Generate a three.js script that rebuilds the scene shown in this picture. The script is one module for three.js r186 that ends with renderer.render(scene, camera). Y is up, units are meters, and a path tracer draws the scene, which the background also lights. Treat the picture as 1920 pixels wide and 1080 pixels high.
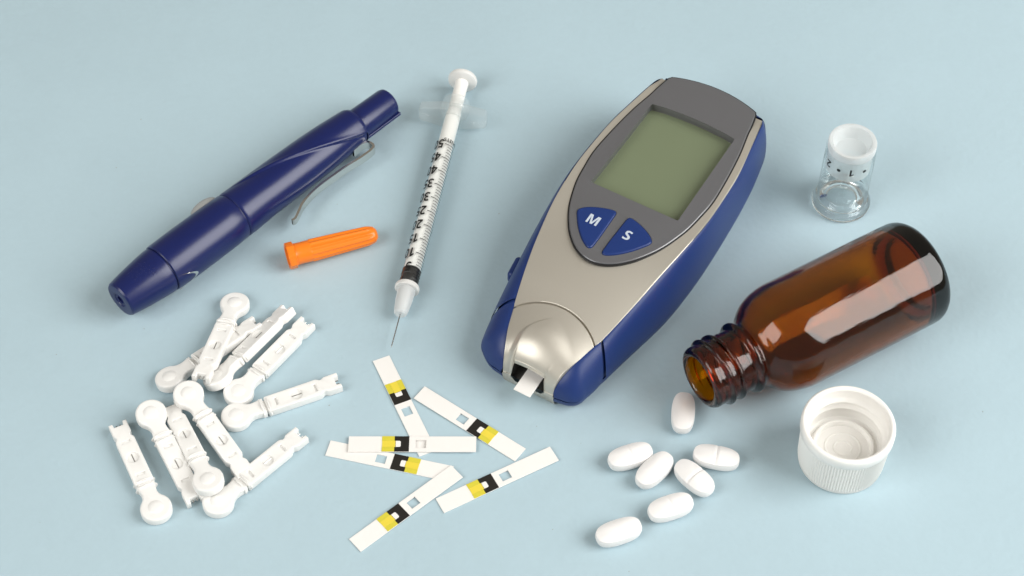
import * as THREE from 'three';
import { RectAreaLightUniformsLib } from 'three/addons/lights/RectAreaLightUniformsLib.js';
import { mergeGeometries, mergeVertices, toCreasedNormals } from 'three/addons/utils/BufferGeometryUtils.js';
import { RoundedBoxGeometry } from 'three/addons/geometries/RoundedBoxGeometry.js';
import { TextGeometry } from 'three/addons/geometries/TextGeometry.js';
import { FontLoader } from 'three/addons/loaders/FontLoader.js';

// ---------------------------------------------------------------- camera, light, exposure
const MM = 0.001, R = THREE.MathUtils.degToRad;
const scene = new THREE.Scene();
const camera = new THREE.PerspectiveCamera(17.298, 16 / 9, 0.05, 20);
camera.position.set(0, 0.40578, 0.31703);
camera.lookAt(0, 0, 0);
camera.focus = 0.50;
camera.userData.fStop = 32;
scene.background = new THREE.Color().setRGB(0.30, 0.275, 0.235);          // dim, slightly warm studio surroundings
RectAreaLightUniformsLib.init();
const renderer = new THREE.WebGLRenderer({ antialias: true });
renderer.setSize(1024, 576);
renderer.toneMapping = THREE.LinearToneMapping;
renderer.toneMappingExposure = 0.955;
renderer.shadowMap.enabled = true;
// two soft boxes: the key on the right, the weaker fill on the left
const LAMPS = [
  { at: [0.90, 0.66, 0.22], w: 0.84, h: 0.92, power: 6.3, color: [1.0, 0.985, 0.955], label: 'large square softbox lamp on a stand beyond the amber bottle' },
  { at: [-0.80, 0.80, 0.55], w: 0.75, h: 0.75, power: 4.3, color: [1.0, 0.985, 0.955], label: 'smaller square softbox lamp on a stand beyond the blue lancing pen' },
];

// ---------------------------------------------------------------- helpers (all shapes are written in millimetres)
let seed = 7;
const rnd = () => { seed = (seed * 1664525 + 1013904223) >>> 0; return seed / 4294967296; };
const V = (x, y, z) => new THREE.Vector3(x, y, z);
const taken = new Map();
function numbered(name) {
  const n = taken.get(name) ?? 0;
  taken.set(name, n + 1);
  return n ? name + '_' + String(n).padStart(3, '0') : name;
}
function thing(name, label, category, x, y, z, turn = 0, group) {
  const o = new THREE.Group();
  o.name = numbered(name);
  o.userData = { label, category };
  if (group) o.userData.group = group;
  o.position.set(x * MM, y * MM, z * MM);
  o.rotation.y = R(turn);
  scene.add(o);
  return o;
}
function part(name, geometry, material, parent) {
  geometry.scale(MM, MM, MM);
  const m = new THREE.Mesh(geometry, material);
  m.name = name;
  m.castShadow = m.receiveShadow = true;
  parent.add(m);
  return m;
}
const crease = (g, a = 0.6) => toCreasedNormals(g.index ? g.toNonIndexed() : g, a);
function bare(g) { g = g.index ? g.toNonIndexed() : g; for (const k of Object.keys(g.attributes)) if (k !== 'position' && k !== 'normal') g.deleteAttribute(k); return g; }
const join = (...gs) => mergeGeometries(gs.map(bare));
// a sheet f(u, v) with u and v from 0 to 1
function sheet(f, nu, nv, wrap = false) {
  const p = [], uv = [], id = [], c = nu + 1;
  for (let j = 0; j <= nv; j++) for (let i = 0; i <= nu; i++) { const q = f(i / nu, j / nv); p.push(q.x, q.y, q.z); uv.push(i / nu, j / nv); }
  for (let j = 0; j < nv; j++) for (let i = 0; i < nu; i++) {
    const a = j * c + i, b = a + 1, d = a + c, e = d + 1;
    id.push(a, b, d, b, e, d);
  }
  const g = new THREE.BufferGeometry();
  g.setAttribute('position', new THREE.Float32BufferAttribute(p, 3));
  g.setAttribute('uv', new THREE.Float32BufferAttribute(uv, 2));
  g.setIndex(id);
  g.computeVertexNormals();
  return g;
}
// turned about the x axis: points are [distance along x, radius]
function turned(points, seg = 64, angle = 0.6) {
  const g = new THREE.LatheGeometry(points.map(([s, r]) => new THREE.Vector2(Math.max(r, 1e-4), s)), seg);
  g.rotateZ(-Math.PI / 2);
  return crease(g, angle);
}
function standing(points, seg = 72, angle = 0.6) {     // [radius, height]
  return crease(new THREE.LatheGeometry(points.map(([r, y]) => new THREE.Vector2(Math.max(r, 1e-4), y)), seg), angle);
}
function table(xs, ys) {                               // smooth curve through (x, y), x rising
  const n = xs.length, m = new Array(n);
  for (let i = 0; i < n; i++) m[i] = i === 0 ? (ys[1] - ys[0]) / (xs[1] - xs[0]) : i === n - 1 ? (ys[n - 1] - ys[n - 2]) / (xs[n - 1] - xs[n - 2]) : (ys[i + 1] - ys[i - 1]) / (xs[i + 1] - xs[i - 1]);
  return (x) => {
    if (x <= xs[0]) return ys[0];
    if (x >= xs[n - 1]) return ys[n - 1];
    let i = 0;
    while (x > xs[i + 1]) i++;
    const h = xs[i + 1] - xs[i], t = (x - xs[i]) / h, t2 = t * t, t3 = t2 * t;
    return (2 * t3 - 3 * t2 + 1) * ys[i] + (t3 - 2 * t2 + t) * h * m[i] + (-2 * t3 + 3 * t2) * ys[i + 1] + (t3 - t2) * h * m[i + 1];
  };
}
const smooth = (a, b, x) => { const t = Math.min(1, Math.max(0, (x - a) / (b - a))); return t * t * (3 - 2 * t); };
// flat outline (x, z) pushed up from y0 to y1 with a rounded edge
function slab(outline, y0, y1, bevel = 0.25, holes = [], steps = 3) {
  const s = new THREE.Shape(outline.map(([x, z]) => new THREE.Vector2(x, -z)));
  for (const h of holes) s.holes.push(new THREE.Path(h.map(([x, z]) => new THREE.Vector2(x, -z))));
  const g = new THREE.ExtrudeGeometry(s, { depth: Math.max(0.001, y1 - y0 - 2 * bevel), bevelEnabled: bevel > 0, bevelSize: bevel, bevelThickness: bevel, bevelOffset: -bevel, bevelSegments: steps, curveSegments: 24 });
  g.rotateX(-Math.PI / 2);
  g.translate(0, y0 + bevel, 0);
  return crease(g, 0.7);
}
function closedCurve(points, n) {                      // smooth closed outline through points
  const c = new THREE.CatmullRomCurve3(points.map(([x, z]) => V(x, 0, z)), true, 'centripetal');
  return c.getSpacedPoints(n).slice(0, n).map((p) => [p.x, p.z]);
}
function grown(outline, d) {                           // outline moved outwards by d
  const n = outline.length;
  let area = 0;
  for (let i = 0; i < n; i++) { const [a, b] = outline[i], [c, e] = outline[(i + 1) % n]; area += a * e - c * b; }
  const sign = area > 0 ? 1 : -1;
  return outline.map(([x, z], i) => {
    const [a, b] = outline[(i + n - 1) % n], [c, e] = outline[(i + 1) % n];
    const tx = c - a, tz = e - b, l = Math.hypot(tx, tz) || 1;
    return [x + sign * d * tz / l, z - sign * d * tx / l];
  });
}
function noiseTexture(size, octaves, contrast, mean, srgb) {
  const data = new Uint8Array(size * size * 4), v = new Float32Array(size * size);
  let total = 0;
  for (const [cells, weight] of octaves) {
    const grid = Float32Array.from({ length: cells * cells }, rnd);
    total += weight;
    for (let y = 0; y < size; y++) for (let x = 0; x < size; x++) {
      const fx = x / size * cells, fy = y / size * cells, x0 = Math.floor(fx), y0 = Math.floor(fy), tx = fx - x0, ty = fy - y0;
      const sx = tx * tx * (3 - 2 * tx), sy = ty * ty * (3 - 2 * ty), at = (a, b) => grid[(b % cells) * cells + a % cells];
      v[y * size + x] += weight * ((at(x0, y0) * (1 - sx) + at(x0 + 1, y0) * sx) * (1 - sy) + (at(x0, y0 + 1) * (1 - sx) + at(x0 + 1, y0 + 1) * sx) * sy);
    }
  }
  for (let i = 0; i < v.length; i++) {
    const k = mean + contrast * (v[i] / total - 0.5);
    for (let c = 0; c < 3; c++) data[i * 4 + c] = Math.max(0, Math.min(255, 255 * k));
    data[i * 4 + 3] = 255;
  }
  const t = new THREE.DataTexture(data, size, size);
  t.wrapS = t.wrapT = THREE.RepeatWrapping;
  t.magFilter = THREE.LinearFilter;
  if (srgb) t.colorSpace = THREE.SRGBColorSpace;
  t.needsUpdate = true;
  return t;
}
const std = (color, roughness, extra = {}) => new THREE.MeshPhysicalMaterial({ color, roughness, metalness: 0, ...extra });
const lin = (r, g, b) => new THREE.Color().setRGB(r, g, b);

const grain = noiseTexture(512, [[256, 1], [128, 0.8], [32, 0.3]], 1, 0.5);
const mottled = noiseTexture(512, [[7, 1], [19, 0.6], [61, 0.35], [256, 0.5]], 0.03, 0.98, true);
const M = {
  paper: std(lin(0.428, 0.558, 0.622), 0.78, { map: mottled, bumpMap: grain, bumpScale: 0.00008, specularIntensity: 0.35 }),
  penBlue: std(lin(0.0042, 0.0105, 0.085), 0.30, { bumpMap: grain, bumpScale: 0.000006 }),
  meterBlue: std(lin(0.0115, 0.033, 0.150), 0.40, { bumpMap: grain, bumpScale: 0.000006, specularIntensity: 0.8 }),
  buttonBlue: std(lin(0.0115, 0.033, 0.152), 0.38, { specularIntensity: 0.7 }),
  silver: std(lin(0.585, 0.55, 0.485), 0.40, { metalness: 0.62, bumpMap: grain, bumpScale: 0.000008 }),
  bezel: std(lin(0.175, 0.176, 0.188), 0.30, { metalness: 0.45, clearcoat: 0.3, clearcoatRoughness: 0.12 }),
  greyPlastic: std(lin(0.32, 0.33, 0.33), 0.25),
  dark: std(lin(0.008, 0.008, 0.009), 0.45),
  slotPlastic: std(lin(0.11, 0.105, 0.10), 0.5),
  lcd: std(lin(0.165, 0.200, 0.118), 0.45),
  pane: std(lin(1, 1, 1), 0.03, { transmission: 1, thickness: 0, ior: 1.45 }),
  print: std(lin(0.52, 0.58, 0.66), 0.4),
  white: std(lin(0.87, 0.855, 0.825), 0.38),
  lancet: std(lin(0.83, 0.82, 0.80), 0.36),
  pill: std(lin(0.85, 0.835, 0.825), 0.5, { bumpMap: grain, bumpScale: 0.00001 }),
  steel: std(lin(0.5, 0.5, 0.49), 0.25, { metalness: 1 }),
  chrome: std(lin(0.68, 0.67, 0.64), 0.16, { metalness: 1 }),
  orange: std(lin(0.90, 0.21, 0.012), 0.3),
  stripWhite: std(lin(0.82, 0.80, 0.775), 0.5),
  stripBlack: std(lin(0.014, 0.012, 0.010), 0.42),
  stripYellow: std(lin(0.76, 0.61, 0.06), 0.4),
  stripOlive: std(lin(0.64, 0.56, 0.05), 0.35),
  clear: std(lin(0.97, 0.985, 0.985), 0.06, { transmission: 1, thickness: 0, ior: 1.5 }),
  solidClear: std(lin(1, 1, 1), 0.05, { transmission: 1, thickness: 0.001, ior: 1.49, attenuationColor: lin(0.95, 0.97, 0.97), attenuationDistance: 0.01 }),
  hazy: std(lin(0.97, 0.98, 0.98), 0.11, { transmission: 0.92, thickness: 0, ior: 1.5 }),
  frosted: std(lin(0.90, 0.91, 0.91), 0.42, { transmission: 0.55, thickness: 0, ior: 1.45 }),
  milky: std(lin(0.90, 0.89, 0.87), 0.4, { transmission: 0.25, thickness: 0, ior: 1.45 }),
  rubber: std(lin(0.016, 0.015, 0.015), 0.5),
  amber: std(lin(1, 1, 1), 0.07, { transmission: 1, thickness: 0.0015, ior: 1.5, attenuationColor: lin(0.62, 0.30, 0.018), attenuationDistance: 0.0018 }),
  cloth: std(lin(0.012, 0.012, 0.012), 0.8),
};

// ---------------------------------------------------------------- the setting
{
  const g = new THREE.PlaneGeometry(2.8, 2.8);
  g.rotateX(-Math.PI / 2);
  const uv = g.attributes.uv;
  for (let i = 0; i < uv.count; i++) uv.setXY(i, uv.getX(i) * 2.8 / 0.21, uv.getY(i) * 2.8 / 0.21);
  const m = new THREE.Mesh(g, M.paper);
  m.name = 'table_surface';
  m.receiveShadow = true;
  m.userData = { kind: 'structure', label: 'pale blue matt paper covering the table', category: 'table surface' };
  scene.add(m);
}
for (const L of LAMPS) {
  const o = thing('softbox_lamp', L.label, 'lamp', L.at[0] * 1000, 0, L.at[2] * 1000);
  const head = new THREE.Object3D(), aim = V(...L.at).negate().setY(-L.at[1]);
  head.position.set(0, L.at[1], 0);
  head.lookAt(head.position.clone().add(aim));              // local +z looks at the middle of the table
  head.updateMatrix();
  const W = L.w * 1000, H = L.h * 1000, place = (g) => g.applyMatrix4(new THREE.Matrix4().makeScale(1000, 1000, 1000).multiply(head.matrix).multiply(new THREE.Matrix4().makeScale(0.001, 0.001, 0.001)));
  const shell = sheet((u, v) => {                           // black cloth pyramid from the rim back to the lamp socket
    const k = u * 4, side = Math.floor(Math.min(k, 3.999)), t = k - side, c = [[-1, -1], [1, -1], [1, 1], [-1, 1], [-1, -1]];
    const x = c[side][0] + (c[side + 1][0] - c[side][0]) * t, y = c[side][1] + (c[side + 1][1] - c[side][1]) * t, s = 1 - 0.86 * v;
    return V(x * (W / 2 + 12) * s, y * (H / 2 + 12) * s, 12 - 260 * v);
  }, 32, 6);
  part('housing', place(crease(shell, 0.5)), M.cloth, o);
  part('diffuser', place(bare(new RoundedBoxGeometry(W, H, 6, 2, 2).translate(0, 0, -8))), new THREE.MeshStandardMaterial({ color: 0xffffff, roughness: 0.9, emissive: lin(...L.color), emissiveIntensity: 1.0 }), o);
  part('stand_pole', bare(new THREE.CylinderGeometry(11, 13, L.at[1] * 1000 - 40, 20)).translate(-aim.x * 210, (L.at[1] * 1000 - 40) / 2 + 6, -aim.z * 210), M.steel, o);
  part('stand_foot', bare(new THREE.CylinderGeometry(120, 128, 12, 40)).translate(-aim.x * 210, 6, -aim.z * 210), M.cloth, o);
  const light = new THREE.RectAreaLight(lin(...L.color), L.power, L.w, L.h);
  light.name = 'softbox_light';
  light.position.set(...L.at);
  light.lookAt(0, 0, 0);
  scene.add(light);
}

// ---------------------------------------------------------------- blood glucose meter
const METER = { x: 41.226, z: -26.468, turn: -31.085 };
{
  const o = thing('glucose_meter', 'blue and silver glucose meter with blank green screen and two blue buttons', 'glucose meter', METER.x, 0, METER.z, METER.turn);
  // l runs along the meter: +31 at the display end, -72 at the strip port; local z is -l
  const zs = [-73, -72, -69.5, -64.5, -60, -54, -44, -34, -26, -14, -4, 7.5, 19, 27, 31];
  const wb = table(zs, [7.4, 7.5, 8.4, 10.4, 11.9, 13.6, 15.9, 17.7, 18.95, 20.1, 20.1, 19.4, 17.75, 16.4, 15.6]);
  const hc = table([-66, -60, -54, -48, -41, -34, -26, 40], [14.4, 15.8, 17.4, 19.2, 20.9, 21.6, 21.75, 21.75]);
  const arcAt = (x) => -54.3 - 0.026 * x * x;                       // the curved joint of the port cover
  const hump = (x, l) => { const w = 0.3 + 6.6 * Math.sqrt(smooth(-57.5, -66, l)); return 1.15 * (x > 0 ? 1 - smooth(-w * 0.3, w * 1.35, x) * 1.0 : (1 - smooth(w * 0.74, w, -x)) * (1 - smooth(-w * 0.3, w * 1.35, x))) * smooth(-57.5, -63.5, l); };
  const topY = (x, l) => { const k = x / wb(l); return hc(l) - smooth(-22, -46, l) * 1.8 * k * k; };
  // upper faceplate: one sheet below the display, two strips beside it
  const skirted = (f, nu, nv, depth = 1.6) => {
    const g = sheet(f, nu, nv), ring = [];
    for (let i = 0; i <= nu; i++) ring.push([i / nu, 0]);
    for (let j = 1; j <= nv; j++) ring.push([1, j / nv]);
    for (let i = nu - 1; i >= 0; i--) ring.push([i / nu, 1]);
    for (let j = nv - 1; j >= 0; j--) ring.push([0, j / nv]);
    const mid = f(0.5, 0.5), n = ring.length - 1;
    const edge = sheet((u, v) => {
      const [a, b] = ring[Math.round(u * n)], p = f(a, b), q = p.clone(), out = V(p.x - mid.x, 0, (p.z - mid.z) * 0.6).normalize();
      const k = Math.round(v * 4);
      if (k > 0) { const t = Math.min(k, 3) / 3 * Math.PI / 2; q.addScaledVector(out, 0.22 * Math.sin(t)); q.y -= 0.22 * (1 - Math.cos(t)); }
      if (k === 4) q.y -= depth;
      return q;
    }, n, 4);
    return crease(mergeGeometries([bare(g), bare(edge)]), 0.75);
  };
  const P = (x, l, y) => V(x, y, -l);
  const lower = skirted((u, v) => {
    const k = 2 * u - 1, l0 = arcAt(k * 13.4) + 0.42, l = l0 + (-20 - l0) * v, x = k * (wb(l) - 0.2);
    return P(x, l, topY(x, l));
  }, 48, 40);
  const besides = [-1, 1].map((s) => skirted((u, v) => {
    const l = -20 + (28.3 - (-20)) * v, a = wb(l) - 0.2, b = a - 5.2 + 2.2 * smooth(10, 28, l), x = s * (s > 0 ? b + (a - b) * u : a + (b - a) * u);
    return P(x, l, topY(x, l) - 1.1 * smooth(22, 28.3, l));
  }, 10, 40));
  part('faceplate', join(lower, ...besides), M.silver, o);
  // port cover: runs over the joint to the nose and down the front, with the mouth left open
  const nose = table([0, 0.45, 0.62, 0.76, 0.88, 1], [0, 7.2, 10.2, 12.6, 13.9, 14.4]);
  const noseDrop = table([0, 0.45, 0.62, 0.76, 0.88, 1], [0, 0.35, 1.1, 3.0, 5.8, 9.6]);
  const cover = skirted((u, v) => {
    const k = 2 * u - 1, l0 = arcAt(k * 13.2) - 0.42, gap = 1 - smooth(0.56, 0.66, Math.abs(k)), t = v * (1 - 0.17 * gap);
    const l = l0 + (-71.8 - l0) * nose(t) / 14.4, x = k * (wb(Math.max(l, -72.6)) - 0.2), y0 = hc(l0) - 1.7 * k * k;
    const y = y0 - (y0 - 4.9) * (noseDrop(t) + 0.1 * nose(t)) / 11.04 + hump(x, l);
    return P(x, l - 0.5 * hump(x, l) * smooth(0.6, 1, t), y);
  }, 72, 64, 1.2);
  part('port_cover', cover, M.silver, o);
  const chin = skirted((u, v) => { const k = 2 * u - 1, x = k * 7.5, dip = 1 - smooth(0.5, 0.66, Math.abs(k)); return P(x, -72.0 + 0.9 * v * v, 4.45 - 1.3 * dip - (4.0 - 1.3 * dip) * v); }, 40, 8, 0.05);
  part('front_chin', chin, M.silver, o);
  const mouth = (l) => [[-5.6, 2.6], [5.6, 2.6], [5.6, 9.6], [4.2, 11.2], [-4.2, 11.2], [-5.6, 9.6], [-5.6, 2.6]].map(([x, y]) => P(x, l, y));
  const slotWall = sheet((u, v) => { const k = u * 6, i = Math.min(5, Math.floor(k)), q = mouth(-70.6 + 10.6 * v); return q[i].clone().lerp(q[i + 1], k - i); }, 24, 2);
  const slotEnd = new THREE.PlaneGeometry(11.2, 8.6).translate(0, 6.9, 60.05);
  part('strip_slot', join(crease(slotWall, 0.4), slotEnd), M.slotPlastic, o);
  // blue sides: stations from the display end round the front corner; [outer x, outer l, inner x, inner l, inner y, joint height]
  const st = [[16.9, 30.2, 15.6, 28.6, 20.6, 9], [18.5, 27.6, 16.5, 26.6, 21.2, 9], [19.6, 23, 17.2, 22.4, 21.5, 8.8], [20.8, 16, 18.3, 15], [21.7, 6, 19.6, 6], [22.3, -6, 20.15, -6], [22.5, -17, 20.0, -16], [22.2, -26, 18.9, -26], [21.4, -36, 17.4, -34.5], [19.9, -46, 15.6, -45], [18.6, -54, 14.0, -52.5], [17.5, -60, 12.95, -56.2],
    [17.2, -61.0, 12.7, -57.0], [16.6, -64.6, 11.5, -61, 14.1], [15.5, -68.4, 10.2, -65, 13.2], [13.5, -70.6, 9.1, -68, 11.6], [11.5, -71.6, 8.2, -70.4, 9.4], [9.6, -71.9, 7.75, -71.6, 7.4], [7.9, -72.2, 7.6, -72.0, 6.2]];
  const lean = (l) => -1.1 * smooth(-30, -58, l) * (1 - smooth(-67, -71.5, l));       // the nose sits a little off the middle line
  const row = st.map(([xo, lo, xi, li, yi, yj]) => [xo, lo, xi, li, yi ?? topY(xi, li) - 0.15, yj ?? Math.max(4.6, 8.6 + (li - 0) * 0.062)]);
  row.forEach((r) => { if (r[1] < -62) r[5] = 4.6; });
  const track = (a, b) => {
    const cols = [0, 1, 2, 3, 4, 5].map((c) => new THREE.CatmullRomCurve3(row.slice(a, b + 1).map((r) => V(r[c], 0, 0)), false, 'catmullrom', 0.5));
    return (t) => cols.map((c) => c.getPoint(t).x);
  };
  const panel = (s, f, inset = 0) => sheet((u, v) => {
    const [xo, lo, xi, li, yi, yj] = f(s > 0 ? u : 1 - u), t = v * Math.PI / 2;
    const a = Math.pow(Math.cos(t), 1.3), b = Math.pow(Math.sin(t), 1.12);
    return V(s * (xi + (xo - xi) * a - inset) + lean(lo) * a, yj + (yi - yj) * b - inset, -(li + (lo - li) * a));
  }, 60, 18);
  for (const s of [1, -1]) {
    part('side_panel', crease(panel(s, track(0, 11)), 0.9), M.meterBlue, o);
    part('port_side_panel', crease(panel(s, track(12, 18)), 0.9), M.meterBlue, o);
  }
  for (const s of [1, -1]) part('side_groove', crease(panel(s, track(10, 13), 0.55), 0.9), M.meterBlue, o);
  part('joint_groove', join(sheet((u, v) => { const x = (2 * u - 1) * 13; return P(x, arcAt(x) - 1.2 + 2.4 * v, hc(arcAt(x)) - 1.1 - 1.7 * (2 * u - 1) ** 2); }, 40, 3)), M.silver, o);
  // lower shell: follows the same outline, closed at the back and below
  const full = track(0, 18), outline = [];
  for (let i = 0; i <= 70; i++) { const q = full(i / 70); outline.push([q[0], q[1], q[5] - 0.38]); }
  const back = [];
  for (let i = 1; i < 24; i++) { const t = i / 24, x = -17.5 + 35 * t; back.push([x, 31.2 + 2.2 * (1 - (x / 17.5) ** 2), 8.9]); }
  const chinRow = [[7.55, -70.2, 3], [4, -70, 2.6], [0, -70, 2.4], [-4, -70, 2.6], [-7.55, -70.2, 3]];
  const loop = [...outline, ...chinRow, ...outline.slice().reverse().map(([x, l, y]) => [-x, l, y]), ...back];
  const shell = sheet((u, v) => {
    const [x0, l, y] = loop[Math.round(u * loop.length) % loop.length], x = x0 + lean(l), t = v * Math.PI / 2, k = 0.986 - 0.156 * (1 - Math.cos(t));
    return V(x * k, Math.max(0.05, y + (0.05 - y) * Math.sin(t)), -(-20 + (l + 20) * (1 - 0.07 * (1 - Math.cos(t)))));
  }, loop.length, 10);
  const floorRing = loop.map(([x, l]) => new THREE.Vector2(x * 0.83, -20 + (l + 20) * 0.93));
  const floor = new THREE.ShapeGeometry(new THREE.Shape(floorRing)).rotateX(-Math.PI / 2).translate(0, 0.05, 0);
  part('lower_shell', join(crease(shell, 0.8), floor), M.meterBlue, o);
  const backWall = sheet((u, v) => { const x = -16.6 + 33.2 * u, t = v * Math.PI / 2; return V(x * (1 - 0.14 * (1 - Math.cos(t))), 8.9 + 11.9 * Math.sin(t), -(28.6 + (2.6 + 2.2 * (1 - (x / 17.5) ** 2)) * Math.cos(t) * 0.9 + (1 - (x / 17.5) ** 2) * 2.4 * (1 - Math.cos(t)))); }, 40, 12);
  part('back_panel', crease(backWall, 0.9), M.meterBlue, o);
  part('side_key', bare(new RoundedBoxGeometry(2.2, 4.0, 7.0, 4, 1.0)).rotateY(R(8)).translate(-20.6, 8.6, 44), M.meterBlue, o);
  // display bezel with openings for the screen and the buttons
  const half = [[13.4, 29.0], [14.5, 24.5], [15.1, 20.5], [16.5, 13], [17.8, 1], [18.15, -7], [17.6, -13], [16.9, -18], [15.7, -22.5], [14.2, -26.8], [12.3, -30.6], [9.4, -34.9], [5.6, -38.5], [2.4, -40.1]];
  const topArc = [[-13.0, 29.3], [-11.4, 29.9], [-7.35, 31.0], [-2.5, 31.7], [2.5, 31.7], [7.35, 31.0], [11.4, 29.9], [13.0, 29.3]];
  const bezel = [...closedCurve([...topArc, ...half, [0, -40.5], ...half.slice().reverse().map(([x, l]) => [-x, l])], 150)].map(([x, l]) => [x, -l]);
  const round = (pts, r = 0.9, n = 6) => {              // polygon with rounded corners
    const out = [];
    pts.forEach((p, i) => {
      const a = pts[(i + pts.length - 1) % pts.length], b = pts[(i + 1) % pts.length];
      const la = Math.hypot(a[0] - p[0], a[1] - p[1]), lb = Math.hypot(b[0] - p[0], b[1] - p[1]), ra = Math.min(r, la / 2), rb = Math.min(r, lb / 2);
      const s = [p[0] + (a[0] - p[0]) / la * ra, p[1] + (a[1] - p[1]) / la * ra], e = [p[0] + (b[0] - p[0]) / lb * rb, p[1] + (b[1] - p[1]) / lb * rb];
      for (let k = 0; k <= n; k++) { const t = k / n, w = 1 - t; out.push([w * w * s[0] + 2 * w * t * p[0] + t * t * e[0], w * w * s[1] + 2 * w * t * p[1] + t * t * e[1]]); }
    });
    return out;
  };
  const screen = [[-13.2, -17.3], [-9, -18.0], [-4, -18.35], [0, -18.45], [4, -18.35], [9, -18.0], [13.2, -17.3], [13.6, 17.2], [-13.6, 17.2]];
  const screenHole = round(screen, 0.8);
  const mKey = closedCurve([[-11.6, 26.8], [-10.4, 25.3], [-8.34, 23.95], [-4.7, 22.5], [-2.4, 22.2], [-1.65, 22.9], [-1.45, 25.5], [-1.37, 28.3], [-1.27, 33.7], [-1.5, 36.8], [-2.4, 37.5], [-4.7, 36.4], [-8.1, 33.1], [-10.6, 29.6], [-11.55, 27.9]], 70);
  const sKey = mKey.map(([x, z]) => [-x - 0.45, z]).reverse();
  part('bezel', slab(grown(bezel, -0.15), 17.2, 22.2, 0.36, [screenHole, grown(mKey, 0.12), grown(sKey, 0.12)], 4), M.bezel, o);
  part('bezel_gap_shade', slab(grown(bezel, 0.22), 21.2, 21.86, 0.1, [grown(screenHole, 0.6), grown(mKey, 1.4), grown(sKey, 1.4)]), M.dark, o);  // black strip laid in as painted shade for the gap round the bezel
  part('button_well', bare(new RoundedBoxGeometry(26, 1, 18.5, 1, 0.3)).translate(0, 19.4, 30), M.dark, o);
  const scr = part('screen', bare(new RoundedBoxGeometry(29, 0.8, 37.4, 2, 0.2)).translate(0, 18.9, 0), M.lcd, o);
  scr.userData.label = 'blank grey-green liquid crystal screen';
  part('screen_window', bare(new THREE.PlaneGeometry(28.5, 36.8)).rotateX(-Math.PI / 2).translate(0, 21.2, 0), M.pane, o);
  const font = await new FontLoader().loadAsync('fonts/droid/droid_sans_bold.typeface.json');
  for (const [key, letter, cx] of [[mKey, 'M', -5.9], [sKey, 'S', 4.4]]) {
    const b = part('button', slab(grown(key, -0.32), 19.8, 22.6, 0.55, [], 5), M.buttonBlue, o);
    b.userData.label = 'blue rounded button marked ' + letter;
    const t = new TextGeometry(letter, { font, size: 3.15, depth: 0.05, curveSegments: 8, bevelEnabled: false });
    t.computeBoundingBox();
    t.translate(-(t.boundingBox.min.x + t.boundingBox.max.x) / 2, -(t.boundingBox.min.y + t.boundingBox.max.y) / 2, 0);
    t.rotateX(-Math.PI / 2).translate(cx, 22.602, 28.4);
    part('letter', bare(t), M.print, b);
  }
}

// ---------------------------------------------------------------- test strips
function stripParts(o) {
  const W = 2.35;                                          // half width; 32.6 long, x from the plain short end
  const foot = [[0, -W], [32.6, -W], [32.6, W], [0, W]], hole = [[17.1, -1.25], [19.9, -1.25], [19.9, 1.25], [17.1, 1.25]];
  part('backing', slab(foot, 0, 0.3, 0.05, [hole], 1), M.stripWhite, o);
  const tab = [[12.05, -0.95], [13.15, -0.95], [13.4, -0.7], [13.4, 0.7], [13.15, 0.95], [12.05, 0.95]];
  part('black_band', slab([[11.75, -W + 0.02], [15.5, -W + 0.02], [15.5, W - 0.02], [11.75, W - 0.02]], 0.29, 0.36, 0.02, [tab], 1), M.stripBlack, o);
  part('sample_tab', slab(grown(tab, -0.05), 0.29, 0.4, 0.03, [], 1), M.stripWhite, o);
  part('yellow_window', slab([[8.6, -0.95], [12.0, -0.95], [12.0, 0.95], [8.6, 0.95]], 0.29, 0.41, 0.02, [], 1), M.stripYellow, o);
  for (const s of [-1, 1]) part('yellow_edge', slab([[8.55, s * 0.97], [11.75, s * 0.97], [11.75, s * (W - 0.02)], [8.55, s * (W - 0.02)]].slice()[s > 0 ? 'slice' : 'reverse'](), 0.29, 0.4, 0.02, [], 1), M.stripOlive, o);
}
{
  const G = 'loose test strips', C = 'test strip';
  const strips = [                                        // position of the plain short end, height there, turn, slope along and across
    ['white test strip pointing at the syringe needle, tucked under the level strip', -34.59, 23.74, 0, -66.2, 0, 0],
    ['white test strip with its black band toward the pills, between meter and level strip', 2.13, 54.06, 0, 180 - 36.2, 0.4, 0],
    ['white test strip lying on top of two others, its hole showing white', -41.73, 51.06, 0.45, -0.3, 0.35, 0],
    ['white test strip half under the level strip, its end under another strip', -15.3, 59.75, 0, 180 - 13.9, 0, 0],
    ['white test strip farthest from the meter, its long end resting on another strip', -38.61, 80.45, 0, 40.7, 0.75, 0],
    ['white test strip reaching from the crossing strips toward the loose pills', -18.0, 69.12, 0, 28.0, 0.6, 0],
  ];
  for (const [label, x, z, y, turn, slope] of strips) {
    const o = thing('test_strip', label, C, x, 0.02 + y, z, turn, G);
    o.rotation.set(0, R(turn), R(slope), 'YXZ');
    stripParts(o);
  }
  // the one in the meter: only its white end shows
  const a = R(METER.turn), lx = 0.75, lz = 76.3;
  const o = thing('test_strip', 'white test strip end sticking out of the glucose meter port', C, METER.x + lx * Math.cos(a) + lz * Math.sin(a), 6.2, METER.z - lx * Math.sin(a) + lz * Math.cos(a), METER.turn + 90);
  o.rotation.set(0, R(METER.turn + 90), R(2), 'YXZ');
  part('backing', slab([[0, -2.45], [14, -2.45], [14, 2.45], [0, 2.45]], 0, 0.3, 0.05, [], 1), M.stripWhite, o);
}

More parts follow.
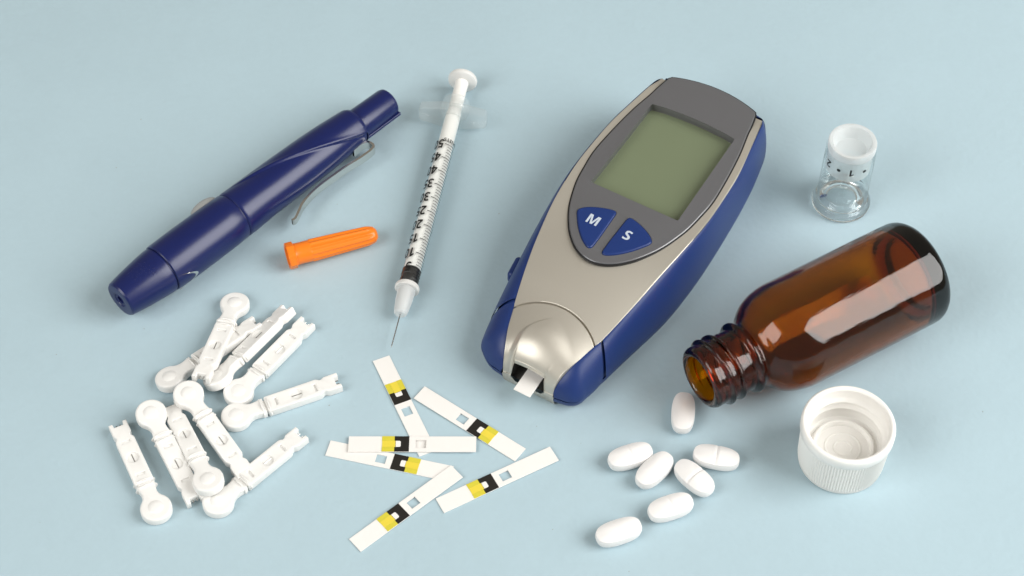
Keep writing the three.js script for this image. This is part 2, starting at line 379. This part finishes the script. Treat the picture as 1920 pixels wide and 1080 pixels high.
// ---------------------------------------------------------------- lancing pen
{
  const o = thing('lancing_pen', 'dark blue plastic lancing pen with metal pocket clip', 'lancing pen', -104.29, 0, 9.87, 46.7);
  const H = 7.2;
  const up = (g) => g.translate(0, H, 0);
  part('tip_cap', up(turned([[9, 0], [9, 0.85], [1.4, 0.95], [0.35, 1.15], [0.15, 1.5], [0.45, 1.9], [0.1, 2.2], [0, 4.2], [0.12, 4.75], [0.6, 5.15], [3, 5.6], [7, 6.15], [11, 6.6], [13.6, 6.82], [14.2, 6.8], [14.45, 6.6], [14.45, 5.5]], 72, 0.5)), M.penBlue, o);
  const dots = [];
  for (let i = 0; i < 70; i++) {
    const a = R(-28 + 74 * rnd()), s = 4.5 + 6.5 * rnd();
    if (Math.abs((s - 4.5) / 6.5 - (a - R(-28)) / R(74)) > 0.55) continue;
    const r = 5.78 + (s - 4.5) * 0.125;
    dots.push(bare(new THREE.SphereGeometry(0.16, 6, 4)).scale(1, 0.6, 1).translate(0, r, 0).rotateX(a).translate(s, 0, 0));
  }
  const dotMesh = part('grip_dots', up(join(...dots)), M.penBlue, o);
  dotMesh.userData.kind = 'stuff';
  part('front_barrel', up(turned([[14.75, 5.5], [14.75, 6.75], [15.0, 7.0], [16, 7.08], [22, 7.2], [30, 7.2], [36, 7.1], [39.9, 6.98], [40.2, 6.8], [40.2, 6]], 96)), M.penBlue, o);
  part('barrel_joint', up(turned([[14.3, 6.45], [14.9, 6.45], [15, 6.2], [40, 6.2], [40.1, 6.62], [40.7, 6.62]], 64)), M.penBlue, o);
  // rear barrel: a swept step winds along it
  const base = table([40.5, 46, 60, 74, 84, 86.6], [6.98, 6.95, 6.9, 6.6, 5.95, 5.7]);
  const rear = sheet((u, v) => {
    const s0 = 40.5, s1 = 86.6, s = s0 + (s1 - s0) * v, a = (u * 2 - 1) * Math.PI;                 // a = 0 up, rising toward the viewer's side
    const line = R(-44 + 118 * Math.pow((s - s0) / (s1 - s0), 1.25));
    let r = base(s) - 0.42 * smooth(line - 0.02, line + 0.07, a) * smooth(s0 + 1.5, s0 + 12, s) + 0.16 * Math.exp(-(((a - line + 0.05) / 0.09) ** 2)) * smooth(s0 + 2, s0 + 14, s);
    if (v === 0 || v === 1) r -= 0.25;
    return V(s, H + r * Math.cos(a), r * Math.sin(a));
  }, 256, 90);
  const rearEnd = turned([[40.5, 5.6], [40.5, 6.75]], 64), rearCap = turned([[86.6, 5.45], [86.95, 5.3], [87.0, 5.1], [87.0, 4.2]], 64, 0.5);
  part('rear_barrel', join(crease(mergeVertices(bare(rear)), 0.9), up(rearEnd), up(rearCap)), M.penBlue, o);
  part('plunger', up(turned([[84, 4.65], [99.2, 4.3], [100.0, 4.05], [100.4, 3.5], [100.45, 0]], 64, 0.5)), M.penBlue, o);
  part('plunger_rib', bare(new RoundedBoxGeometry(13.6, 1.0, 1.3, 3, 0.3)).translate(93.6, H - 2.1, 4.0), M.penBlue, o);
  // pocket clip: a bent ribbon standing on edge along the near side
  const path = new THREE.CatmullRomCurve3([[80.5, 5.4], [84.2, 5.3], [85.7, 6.2], [86.0, 7.4], [85.6, 8.5], [84.3, 8.9], [80.4, 8.9], [75, 8.35], [70, 8.15], [66, 8.05], [62.7, 8.25], [60, 8.7], [57, 9.5], [54.6, 10.7], [52.9, 11.55], [52.0, 11.85], [51.2, 11.6]].map(([x, z]) => V(x, 0, z)), false, 'centripetal');
  const clip = sheet((u, v) => {
    const t = Math.min(v, 1), p = path.getPointAt(t), d = path.getTangentAt(t), n = V(-d.z, 0, d.x), k = u * 4, e = Math.floor(Math.min(k, 3.999)), q = k - e;
    const w = 1.35 - 0.3 * smooth(0.8, 1, t), c = [[-0.36, -w], [0.36, -w], [0.36, w], [-0.36, w], [-0.36, -w]];
    const a = c[e][0] + (c[e + 1][0] - c[e][0]) * q, b = c[e][1] + (c[e + 1][1] - c[e][1]) * q;
    return V(p.x + n.x * a, 4.7 + b, p.z + n.z * a);
  }, 16, 110);
  part('pocket_clip', crease(clip, 0.5), M.chrome, o);
  part('release_button', bare(new THREE.SphereGeometry(1, 32, 20)).scale(4.4, 1.7, 2.1).translate(35.4, H + 2.9, -6.15), M.greyPlastic, o);
  const crescent = sheet((u, v) => { const a = R(70 + 60 * u), s = 15.0 + 6.0 * Math.sin(Math.PI * u) * 0.9 + 1.0 * (v - 0.5) * Math.sin(Math.PI * u) + 0.4, r = 7.28 - 0.15 * Math.abs(v - 0.5); return V(s, H + r * Math.cos(a), r * Math.sin(a)); }, 32, 6);
  part('window_rim', crease(crescent, 0.9), M.chrome, o);
}

// ---------------------------------------------------------------- insulin syringe
{
  const o = thing('insulin_syringe', 'slim disposable syringe with exposed needle and black unit scale', 'syringe', -28.198, 0, 2.369, 79.85);
  const Y = (s) => 3.5 + 0.0125 * s, tilt = (g) => g.rotateZ(Math.atan(0.0125)).translate(0, 3.5, 0);
  part('needle', tilt(turned([[-20.4, 0.02], [-19.6, 0.17], [-8, 0.17]], 16)), M.steel, o);
  part('needle_hub', tilt(turned([[-9.4, 0.3], [-9.4, 1.35], [-9.0, 1.75], [-7.6, 2.0], [-4.6, 2.3], [-0.9, 2.45], [-0.8, 1.4], [-7, 1.1], [-7.4, 0.25]], 48)), M.frosted, o);
  part('hub_collar', tilt(turned([[-1.0, 2.4], [-1.1, 3.1], [-0.85, 3.35], [-0.2, 3.38], [0.2, 3.2], [0.3, 2.75]], 64)), M.milky, o);
  part('barrel', tilt(turned([[0.1, 2.75], [62, 2.75]], 64)), M.clear, o);
  part('stopper', tilt(turned([[0.3, 0], [0.35, 1.5], [0.9, 2.25], [1.8, 2.62], [2.1, 2.62], [2.3, 2.35], [3.3, 2.35], [3.6, 2.62], [5.4, 2.62], [5.7, 2.4], [5.75, 1.0]], 48, 0.5)), M.rubber, o);
  part('plunger_rod', tilt(turned([[5.75, 0], [5.8, 2.2], [6.4, 2.25], [60, 2.2], [64, 2.15], [64.4, 1.95], [77.0, 1.95]], 40, 0.5)), M.white, o);
  part('thumb_rest', tilt(turned([[76.5, 1.9], [76.7, 3.7], [77.0, 4.15], [77.4, 4.3], [78.0, 4.3], [78.4, 4.1], [78.6, 3.5], [78.6, 0]], 64, 0.5)), M.milky, o);
  const oval = (a, b, n, e = 2.4) => Array.from({ length: n }, (_, i) => { const t = i / n * 2 * Math.PI, c = Math.cos(t), s = Math.sin(t); return [a * Math.sign(c) * Math.abs(c) ** (2 / e), b * Math.sign(s) * Math.abs(s) ** (2 / e)]; });
  const ring = (r, n = 32) => Array.from({ length: n }, (_, i) => [r * Math.cos(i / n * 2 * Math.PI), r * Math.sin(i / n * 2 * Math.PI)]);
  // outline lies in (z, y): built flat, then stood up across the barrel
  const across = (g) => tilt(g.rotateZ(Math.PI / 2).rotateX(Math.PI / 2));
  part('finger_flange', across(slab([[-9.9, -2.2], [-9.4, -2.9], [-3.6, -4.1], [3.6, -4.1], [9.4, -2.9], [9.9, -2.2], [9.9, 1.6], [9.4, 2.3], [3.6, 3.9], [-3.6, 3.9], [-9.4, 2.3], [-9.9, 1.6]], -64.9, -61.9, 0.4, [ring(2.78)], 3)), M.hazy, o);
  part('flange_socket', tilt(turned([[64.45, 2.9], [64.5, 4.0], [65, 4.25], [68.2, 4.15], [68.6, 3.9], [68.6, 3.4], [68.2, 3.1], [64.45, 2.9]], 48)), M.hazy, o);
  // printed scale: a sheet just outside the barrel
  const PX = 32, s0 = -1, s1 = 55, f0 = -150, f1 = 95, rad = 2.79, cw = Math.round(R(f1 - f0) * rad * PX), ch = (s1 - s0) * PX;
  const cv = document.createElement('canvas');
  cv.width = cw; cv.height = ch;
  const c = cv.getContext('2d');
  c.clearRect(0, 0, cw, ch);
  c.fillStyle = c.strokeStyle = '#0d0d0d';
  const cx = (deg) => R(deg - f0) * rad * PX, cy = (s) => (s1 - s) * PX;
  for (let k = 0; k <= 50; k++) {
    const five = k % 5 === 0, a = cx(five ? 8 : 26), b = cx(84), h = (five ? 0.25 : 0.20) * PX;
    c.fillRect(a, cy(k) - h / 2, b - a, h);
  }
  c.textAlign = 'left'; c.textBaseline = 'middle';
  for (let k = 5; k <= 50; k += 5) {
    c.save(); c.translate(cx(1), cy(k)); c.rotate(Math.PI); c.scale(0.70, 1);
    c.font = 'bold ' + Math.round(4.5 * PX) + 'px sans-serif';
    c.fillText(String(k), 0, 0); c.lineWidth = 1; c.strokeText(String(k), 0, 0); c.restore();
  }
  c.save(); c.translate(cx(96), cy(51.6)); c.rotate(Math.PI); c.font = 'bold ' + Math.round(1.7 * PX) + 'px sans-serif'; c.fillText('UNITS', 0, 0); c.restore();
  const ink = new THREE.CanvasTexture(cv);
  ink.colorSpace = THREE.SRGBColorSpace;
  const inkMat = std(lin(1, 1, 1), 0.45, { map: ink, transparent: true });
  const print = sheet((u, v) => { const a = R(f0 + (f1 - f0) * u), s = s0 + 1.2 + (s1 - s0 - 1.2) * v; return V(s, rad * Math.cos(a), rad * Math.sin(a)); }, 48, 2);
  const uv = print.attributes.uv;
  for (let i = 0; i < uv.count; i++) uv.setY(i, (1.2 + (s1 - s0 - 1.2) * uv.getY(i)) / (s1 - s0));
  part('unit_scale', tilt(print), inkMat, o);
}

// ---------------------------------------------------------------- orange needle cap
{
  const o = thing('needle_cap', 'orange fluted plastic needle cap lying beside the syringe', 'needle cap', -61.3, 0, -8.0, 19.4);
  const r0 = table([0, 1.9, 2.1, 6.2, 6.6, 20, 23.5, 24.6, 25.2], [3.75, 3.75, 3.1, 3.02, 3.0, 2.62, 2.45, 2.2, 1.6]);
  const Y = 3.75;
  const outer = sheet((u, v) => {
    const s = v < 0.08 ? v / 0.08 * 1.9 : 1.9 + (25.2 - 1.9) * (v - 0.08) / 0.92, a = u * 2 * Math.PI;
    let r = s < 1.95 ? 3.75 - 0.2 * Math.abs(Math.sin(a * 4)) : r0(s);
    if (s > 6.4) r += (0.26 * Math.pow(Math.abs(Math.cos(a * 6)), 3) - 0.06) * (1 - smooth(22.5, 24.6, s)) * smooth(6.4, 6.7, s);
    const drop = s > 2 ? 0.016 * (s - 2) : 0;
    return V(s, Y - drop + r * Math.cos(a), r * Math.sin(a));
  }, 180, 110);
  const lip = turned([[1.9, 3.6], [1.95, 3.05]], 64), inside = turned([[0.02, 3.72], [-0.1, 3.5], [0.0, 2.75], [3.5, 2.45], [5, 1.8], [5.2, 0]], 48, 0.5), end = turned([[25.15, 1.65], [25.45, 1.2], [25.55, 0]], 48);
  part('cap_body', join(crease(mergeVertices(bare(outer)), 0.5), inside.translate(0, Y, 0), lip.translate(0, Y, 0), end.translate(0, Y - 0.37, 0)), M.orange, o);
}

// ---------------------------------------------------------------- lancets
const lancetParts = (() => {
  const arc = (r, a0, a1, n) => Array.from({ length: n + 1 }, (_, i) => { const a = R(a0 + (a1 - a0) * i / n); return [r * Math.cos(a), r * Math.sin(a)]; });
  const mirror = (pts) => [...pts, ...pts.slice().reverse().map(([x, z]) => [x, -z])];
  const headHalf = [...arc(3.95, 180, 42, 22), [3.55, 2.25], [4.4, 2.0], [5.6, 2.05], [6.7, 2.3], [7.45, 2.42], [7.7, 2.35]];
  const bodyHalf = [[8.15, 2.3], [8.5, 2.5], [22.3, 2.5], [22.75, 2.3], [23.3, 1.9], [23.75, 1.9], [24.2, 2.2], [24.7, 2.4], [28.2, 2.4], [28.2, 1.35], [27.0, 1.2]];
  const circle = (x, r, n = 24) => Array.from({ length: n }, (_, i) => [x + r * Math.cos(i / n * 2 * Math.PI), r * Math.sin(i / n * 2 * Math.PI)]);
  const slot = (x) => [[x - 0.32, -1.1], [x + 0.32, -1.1], [x + 0.32, 1.1], [x - 0.32, 1.1]];
  const T = 2.65;
  const head = slab(mirror(headHalf), 0, T, 0.55, [], 4);
  const dome = standing([[0, 0.46], [0.8, 0.42], [1.4, 0.28], [1.85, 0.08], [2.1, -0.1]], 40).translate(0, T - 0.02, 0);
  const rings = [6.9].map((x) => bare(new THREE.TorusGeometry(1, 0.16, 8, 40)).scale(2.52, 1.6, 1.5).rotateY(Math.PI / 2).translate(x, T / 2, 0));
  const ring2 = bare(new THREE.TorusGeometry(1, 0.15, 8, 40)).scale(2.54, 1.58, 1.4).rotateY(Math.PI / 2).translate(8.75, T / 2, 0);
  const body = slab(mirror(bodyHalf), 0, T, 0.3, [slot(10.9), circle(16.4, 1.5), slot(21.6)], 3);
  const neck = bare(new RoundedBoxGeometry(2, 1.5, 2.6, 2, 0.3)).translate(7.9, T / 2, 0);
  const core = bare(new RoundedBoxGeometry(18, 1.6, 3.6, 2, 0.2)).translate(14.6, 1.25, 0);
  const wire = turned([[15.1, 0.14], [17.7, 0.14]], 10).translate(0, 2.08, 0);
  const pins = [-0.5, 0.5].map((z) => turned([[26, 0.17], [27.9, 0.17], [27.95, 0]], 10).translate(0, 1.5, z));
  const g = { head: join(head, dome, ...rings, neck), body: join(body, ring2), core, needle: join(wire, ...pins) };
  for (const k of Object.keys(g)) g[k].scale(MM, MM, MM);
  return (o) => {
    for (const [name, key, mat] of [['twist_head', 'head', M.lancet], ['body', 'body', M.lancet], ['inner_core', 'core', M.lancet], ['needle_wire', 'needle', M.steel]]) {
      const m = new THREE.Mesh(g[key], mat);
      m.name = name; m.castShadow = m.receiveShadow = true;
      o.add(m);
    }
  };
})();
{
  const G = 'white plastic lancets scattered beside the lancing pen';
  const all = [                                           // label, head x, z, height, turn, slope, roll
    ['white lancet lying across another, its round head toward the blue lancing pen', -74.6, 7.2, 0.1, -102.3, 7.8, 0],
    ['white lancet lying underneath the crossing one, round head beyond the other tip', -89.0, 31.6, 0.1, 40.8, 0, -12],
    ['white lancet tipped on its edge, showing its narrow side', -76.1, 32.1, 1.2, 53.5, 0, -27],
    ['white lancet flat beside the one tipped on edge, two fine wires at its tip', -71.0, 35.7, 0.05, 54.0, 0, 0],
    ['white lancet with its crowned tip pointing at the test strips', -70.9, 43.3, 0.05, 23.1, 0, 0],
    ['white lancet whose tip meets the middle of another lancet', -83.4, 38.4, 3.0, -54.0, -6.0, 0],
    ['white lancet whose head rests on a neighbour, crowned tip under another head', -92.3, 44.4, 3.0, -60.8, -6.0, 0],
    ['white lancet squeezed between two others, its head over a neighbour tip', -75.6, 64.7, 3.05, 117.5, -6.0, 0],
    ['white lancet lying over the tip of another, its two wires toward the strips', -73.1, 69.0, 0.05, 46.2, 0, 0],
    ['white lancet lying apart from the heap on the side away from the strips', -88.3, 70.9, 0.05, 117.0, 0, 0],
  ];
  for (const [label, x, z, y, turn, slope, roll] of all) {
    const o = thing('lancet', label, 'lancet', x, y, z, turn, G);
    o.rotation.set(R(roll), R(turn), R(slope), 'YZX');
    lancetParts(o);
  }
}

// ---------------------------------------------------------------- amber bottle
{
  const o = thing('medicine_bottle', 'empty amber glass medicine bottle lying on its side', 'bottle', 47.2, 0, 40.8, 30.6);
  const H = 14.6;
  const N = 480, outer = table([0, 0.35, 1.2, 2.0, 12.0, 12.4, 13.0, 13.8, 14.4, 15.2, 16.6, 18, 20, 22, 24, 26.5, 30, 66.2, 68.0, 69.3, 69.9, 70], [6.9, 7.8, 8.35, 8.4, 8.4, 8.9, 9.6, 9.6, 9.0, 8.7, 9.3, 10.7, 12.3, 13.3, 13.95, 14.4, 14.5, 14.5, 14.3, 13.6, 12.7, 11.6]);
  const wall = sheet((u, v) => {
    const s = 70 * (v < 0.4 ? v / 0.4 * 0.26 : v < 0.8 ? 0.26 + (v - 0.4) / 0.4 * 0.66 : 0.92 + (v - 0.8) / 0.2 * 0.08), a = u * 2 * Math.PI;
    let r = outer(s);
    const turn = (s - 4.2) / 3.1 - u;                    // raised helical thread
    const near = Math.abs(turn - Math.round(turn)) * 3.1, on = smooth(3.0, 3.8, s) * (1 - smooth(8.6, 9.6, s));
    r += 0.98 * on * Math.exp(-((near / 0.62) ** 4)) * 0.95;
    if (s > 26 && s < 66) r += 0.0030 * (Math.sin(a * 61 + 2.2 * Math.sin(s * 0.31)) + Math.sin(a * 97 + 1.7 * Math.sin(s * 0.53 + 1)) + 1.4 * Math.sin(a * 23 + Math.sin(s * 0.2))) * smooth(26, 30, s) * (1 - smooth(62, 66, s));   // faint drawn lines in the glass
    return V(s, r * Math.cos(a), r * Math.sin(a));
  }, N, 260);
  const innerPts = [[70, 11.6], [69.7, 10.8], [69.2, 9.5], [68.9, 6], [68.8, 0]];
  const base = turned(innerPts, N, 1.2);
  const hollow = turned([[65.8, 0], [65.8, 8], [65.6, 10.6], [64.6, 12.4], [62.8, 13.0], [30, 13.0], [26.5, 12.8], [24, 12.2], [22, 11.6], [20, 10.2], [18, 8.3], [16, 6.6], [14, 5.9], [2, 5.8], [0.7, 5.95], [0.15, 6.4], [0, 6.9]], N, 1.2);
  const glass = mergeVertices(bare(mergeGeometries([bare(wall), bare(base), bare(hollow)].map((g) => { g.deleteAttribute('normal'); return g; }))), 2e-3);
  glass.computeVertexNormals();
  part('glass', glass.translate(0, H, 0), M.amber, o);
}

// ---------------------------------------------------------------- white screw cap, mouth up
{
  const o = thing('bottle_cap', 'white ribbed screw cap standing mouth up beside the amber bottle', 'bottle cap', 83.34, 0, 55.0);
  const skirt = sheet((u, v) => {
    const a = u * 2 * Math.PI, y = 0.9 + 11.6 * v, ends = smooth(0, 0.06, v) * (1 - smooth(0.93, 1, v));
    const rib = 0.17 * (Math.abs(((u * 96) % 1) - 0.5) * 4 - 1) * ends, r = 10.75 + 0.45 * v + rib;
    return V(r * Math.cos(a), y, -r * Math.sin(a));
  }, 96 * 6, 16);
  const rim = standing([[10.2, 0], [10.55, 0.1], [10.75, 0.4], [10.8, 0.95]], 96, 1.2), rim2 = standing([[11.2, 12.45], [11.55, 12.7], [11.75, 13.1], [11.78, 14.8], [11.7, 15.5], [11.4, 15.95], [11.0, 16.05], [10.5, 15.9], [10.25, 15.5]], 96, 1.2);
  const inside = standing([[10.25, 15.5], [10.1, 13.2], [9.9, 12.4], [9.35, 12.0], [9.3, 11.6], [9.85, 11.1], [9.85, 9.7], [9.3, 9.2], [9.3, 8.8], [9.85, 8.3], [9.8, 6.6], [9.4, 5.4], [8.4, 5.1]], 96, 0.9);
  const floor = standing([[8.4, 5.1], [7.9, 5.15], [7.75, 6.3], [7.45, 6.7], [7.0, 6.7], [6.75, 6.3], [6.6, 5.15], [4.8, 5.05], [4.6, 5.25], [4.3, 5.25], [4.1, 5.05], [2.6, 5.05], [2.4, 5.2], [2.1, 5.2], [1.9, 5.0], [0, 4.95]], 96, 0.6);
  const under = new THREE.CircleGeometry(10.2, 96).rotateX(Math.PI / 2);
  const cap = part('cap_body', join(crease(mergeVertices(bare(skirt)), 0.5), rim, under), M.white, o);
  part('rim', rim2, M.white, o);
  part('threaded_inside', inside, M.white, o);
  part('sealing_ring', floor, M.white, o);
  const nibs = [];
  for (let i = 0; i < 5; i++) { const a = R(58 + 18 * i); nibs.push(bare(new RoundedBoxGeometry(0.7, 0.9, 0.7, 2, 0.2)).translate(9.35 * Math.cos(a), 12.35, 9.35 * Math.sin(a))); }
  part('lug_row', join(...nibs), M.white, o);
}

// ---------------------------------------------------------------- clear depth cap with white insert
{
  const o = thing('clear_lancing_cap', 'small clear plastic cap with white insert and black dial marks, standing upright', 'clear cap', 92.6, 0, -30.9);
  part('clear_body', standing([[7.1, 4.3], [7.25, 4.6], [7.0, 5.6], [6.95, 12], [6.9, 22.2], [6.7, 22.6], [6.4, 22.6], [6.3, 22.2], [6.3, 7], [6.1, 5.6], [5.6, 4.6]], 72, 0.7), M.clear, o);
  part('clear_foot', standing([[0, 2.4], [3.4, 2.4], [5.0, 1.6], [5.8, 0.6], [6.4, 0.1], [7.6, 0.05], [8.1, 0.5], [8.2, 1.3], [8.0, 2.1], [7.5, 2.6], [7.3, 3.2], [7.45, 3.8], [7.1, 4.25], [5.7, 4.5], [4.6, 3.9], [3.6, 3.6], [0, 3.5]], 72, 0.7), M.solidClear, o);
  part('insert_cup', standing([[5.9, 15.2], [6.15, 15.4], [6.2, 22.7], [6.5, 22.8], [6.6, 23.2], [6.6, 24.9], [6.45, 25.3], [6.1, 25.4], [5.4, 25.2], [5.0, 24.4], [4.7, 22.8], [4.2, 21.9], [2, 21.6], [0, 21.5]], 72, 0.7), M.frosted, o);
  part('inner_stem', standing([[0, 3.55], [0.9, 3.8], [1.1, 6], [1.3, 13], [2.4, 15.2], [5.9, 15.3]], 40, 0.7), M.clear, o);
  // printed marks on a band just outside the clear wall
  const PX = 40, r = 7.0, f0 = -88, f1 = 88, h = 4.6, cv = document.createElement('canvas');
  cv.width = Math.round(R(f1 - f0) * r * PX); cv.height = Math.round(h * PX);
  const c = cv.getContext('2d');
  c.clearRect(0, 0, cv.width, cv.height);
  c.fillStyle = '#101010';
  const cx = (d) => R(d - f0) * r * PX;
  const put = (t, d, px, y = 0.5) => { c.save(); c.translate(cx(d), cv.height * y); c.rotate(Math.PI); c.font = 'bold ' + px + 'px sans-serif'; c.textAlign = 'center'; c.textBaseline = 'middle'; c.fillText(t, 0, 0); c.restore(); };
  put('1', -4, 140); put('2', -62, 140);
  for (const d of [-33, 27]) { c.beginPath(); c.ellipse(cx(d), cv.height * 0.5, 22, 22, 0, 0, 7); c.fill(); }
  const t = new THREE.CanvasTexture(cv);
  t.colorSpace = THREE.SRGBColorSpace;
  part('dial_print', sheet((u, v) => { const a = R(f0 + (f1 - f0) * u); return V(r * Math.sin(a), 17.6 + h * v, r * Math.cos(a)); }, 40, 1), std(lin(1, 1, 1), 0.45, { map: t, transparent: true }), o);
}

// ---------------------------------------------------------------- tablets
{
  const shape = (score) => {
    const a = 5.95, b = 3.05, n = 128, rings = 40, low = 1.1, high = 3.35, dome = 1.15;
    const edge = (t) => { const c = Math.cos(t), s = Math.sin(t), e = 2 / 2.6; return [a * Math.sign(c) * Math.abs(c) ** e, b * Math.sign(s) * Math.abs(s) ** e]; };
    const g = sheet((u, v) => {
      const t = u * 2 * Math.PI, [ex, ez] = edge(t);
      let k, y;
      if (v < 0.2) { k = v / 0.2 * 0.97; y = low - dome * (1 - k * k); }
      else if (v < 0.4) { k = 0.97 + 0.03 * Math.sin((v - 0.2) / 0.2 * Math.PI); y = low + 0.05 + (high - low - 0.1) * (v - 0.2) / 0.2; }
      else { k = 0.97 * (1 - (v - 0.4) / 0.6); y = high + dome * (1 - k * k); y -= score * Math.exp(-(((ex * k) / 0.3) ** 2)) * (1 - 0.5 * k * k); }
      return V(ex * k, y, -ez * k);
    }, n, rings * 2);
    const m = crease(mergeVertices(bare(g), 1e-4), 0.5);
    return m.scale(MM, MM, MM);
  };
  const plain = shape(0), scored = shape(0.4), faint = shape(0.12);
  const G = 'loose white tablets in front of the amber bottle';
  const pills = [
    ['white oval tablet leaning against the mouth of the amber bottle', 44.0, 42.6, -96.3, plain, 0],
    ['white oval tablet at the end of the row away from the bottle cap', 29.9, 55.9, 20.2, faint, 0],
    ['smooth white oval tablet between two others in the row of four', 35.8, 60.0, 46.7, plain, 0],
    ['white oval tablet with a crisp score line, lying askew beside another scored one', 45.7, 62.3, -46.9, scored, 0],
    ['white oval tablet with a clear score line, the one next to the bottle cap', 51.6, 56.2, -13.3, scored, 0],
    ['white oval tablet with a faint score line, between the row and the outermost tablet', 39.3, 70.9, 20.8, faint, 0],
    ['smooth white oval tablet farthest from the amber bottle', 26.2, 77.9, 20.8, plain, 0],
  ];
  for (const [label, x, z, turn, geometry] of pills) {
    const m = new THREE.Mesh(geometry, M.pill);
    m.name = numbered('tablet');
    m.userData = { label, category: 'tablet', group: G };
    m.castShadow = m.receiveShadow = true;
    m.position.set(x * MM, 0.05 * MM, z * MM);
    m.rotation.y = R(turn);
    scene.add(m);
  }
}

// ---------------------------------------------------------------- a few specks of dust on the paper
{
  const bits = [];
  for (let i = 0; i < 22; i++) bits.push(bare(new THREE.IcosahedronGeometry(0.05 + 0.08 * rnd(), 0)).scale(1 + rnd(), 0.5, 1).rotateY(6 * rnd()).translate(-135 + 270 * rnd(), 0.06, -85 + 180 * rnd()));
  const m = part('dust_specks', join(...bits), std(lin(0.30, 0.29, 0.27), 0.9), scene);
  m.userData = { kind: 'stuff', label: 'tiny grey specks of dust scattered on the blue paper', category: 'dust' };
}

renderer.render(scene, camera);
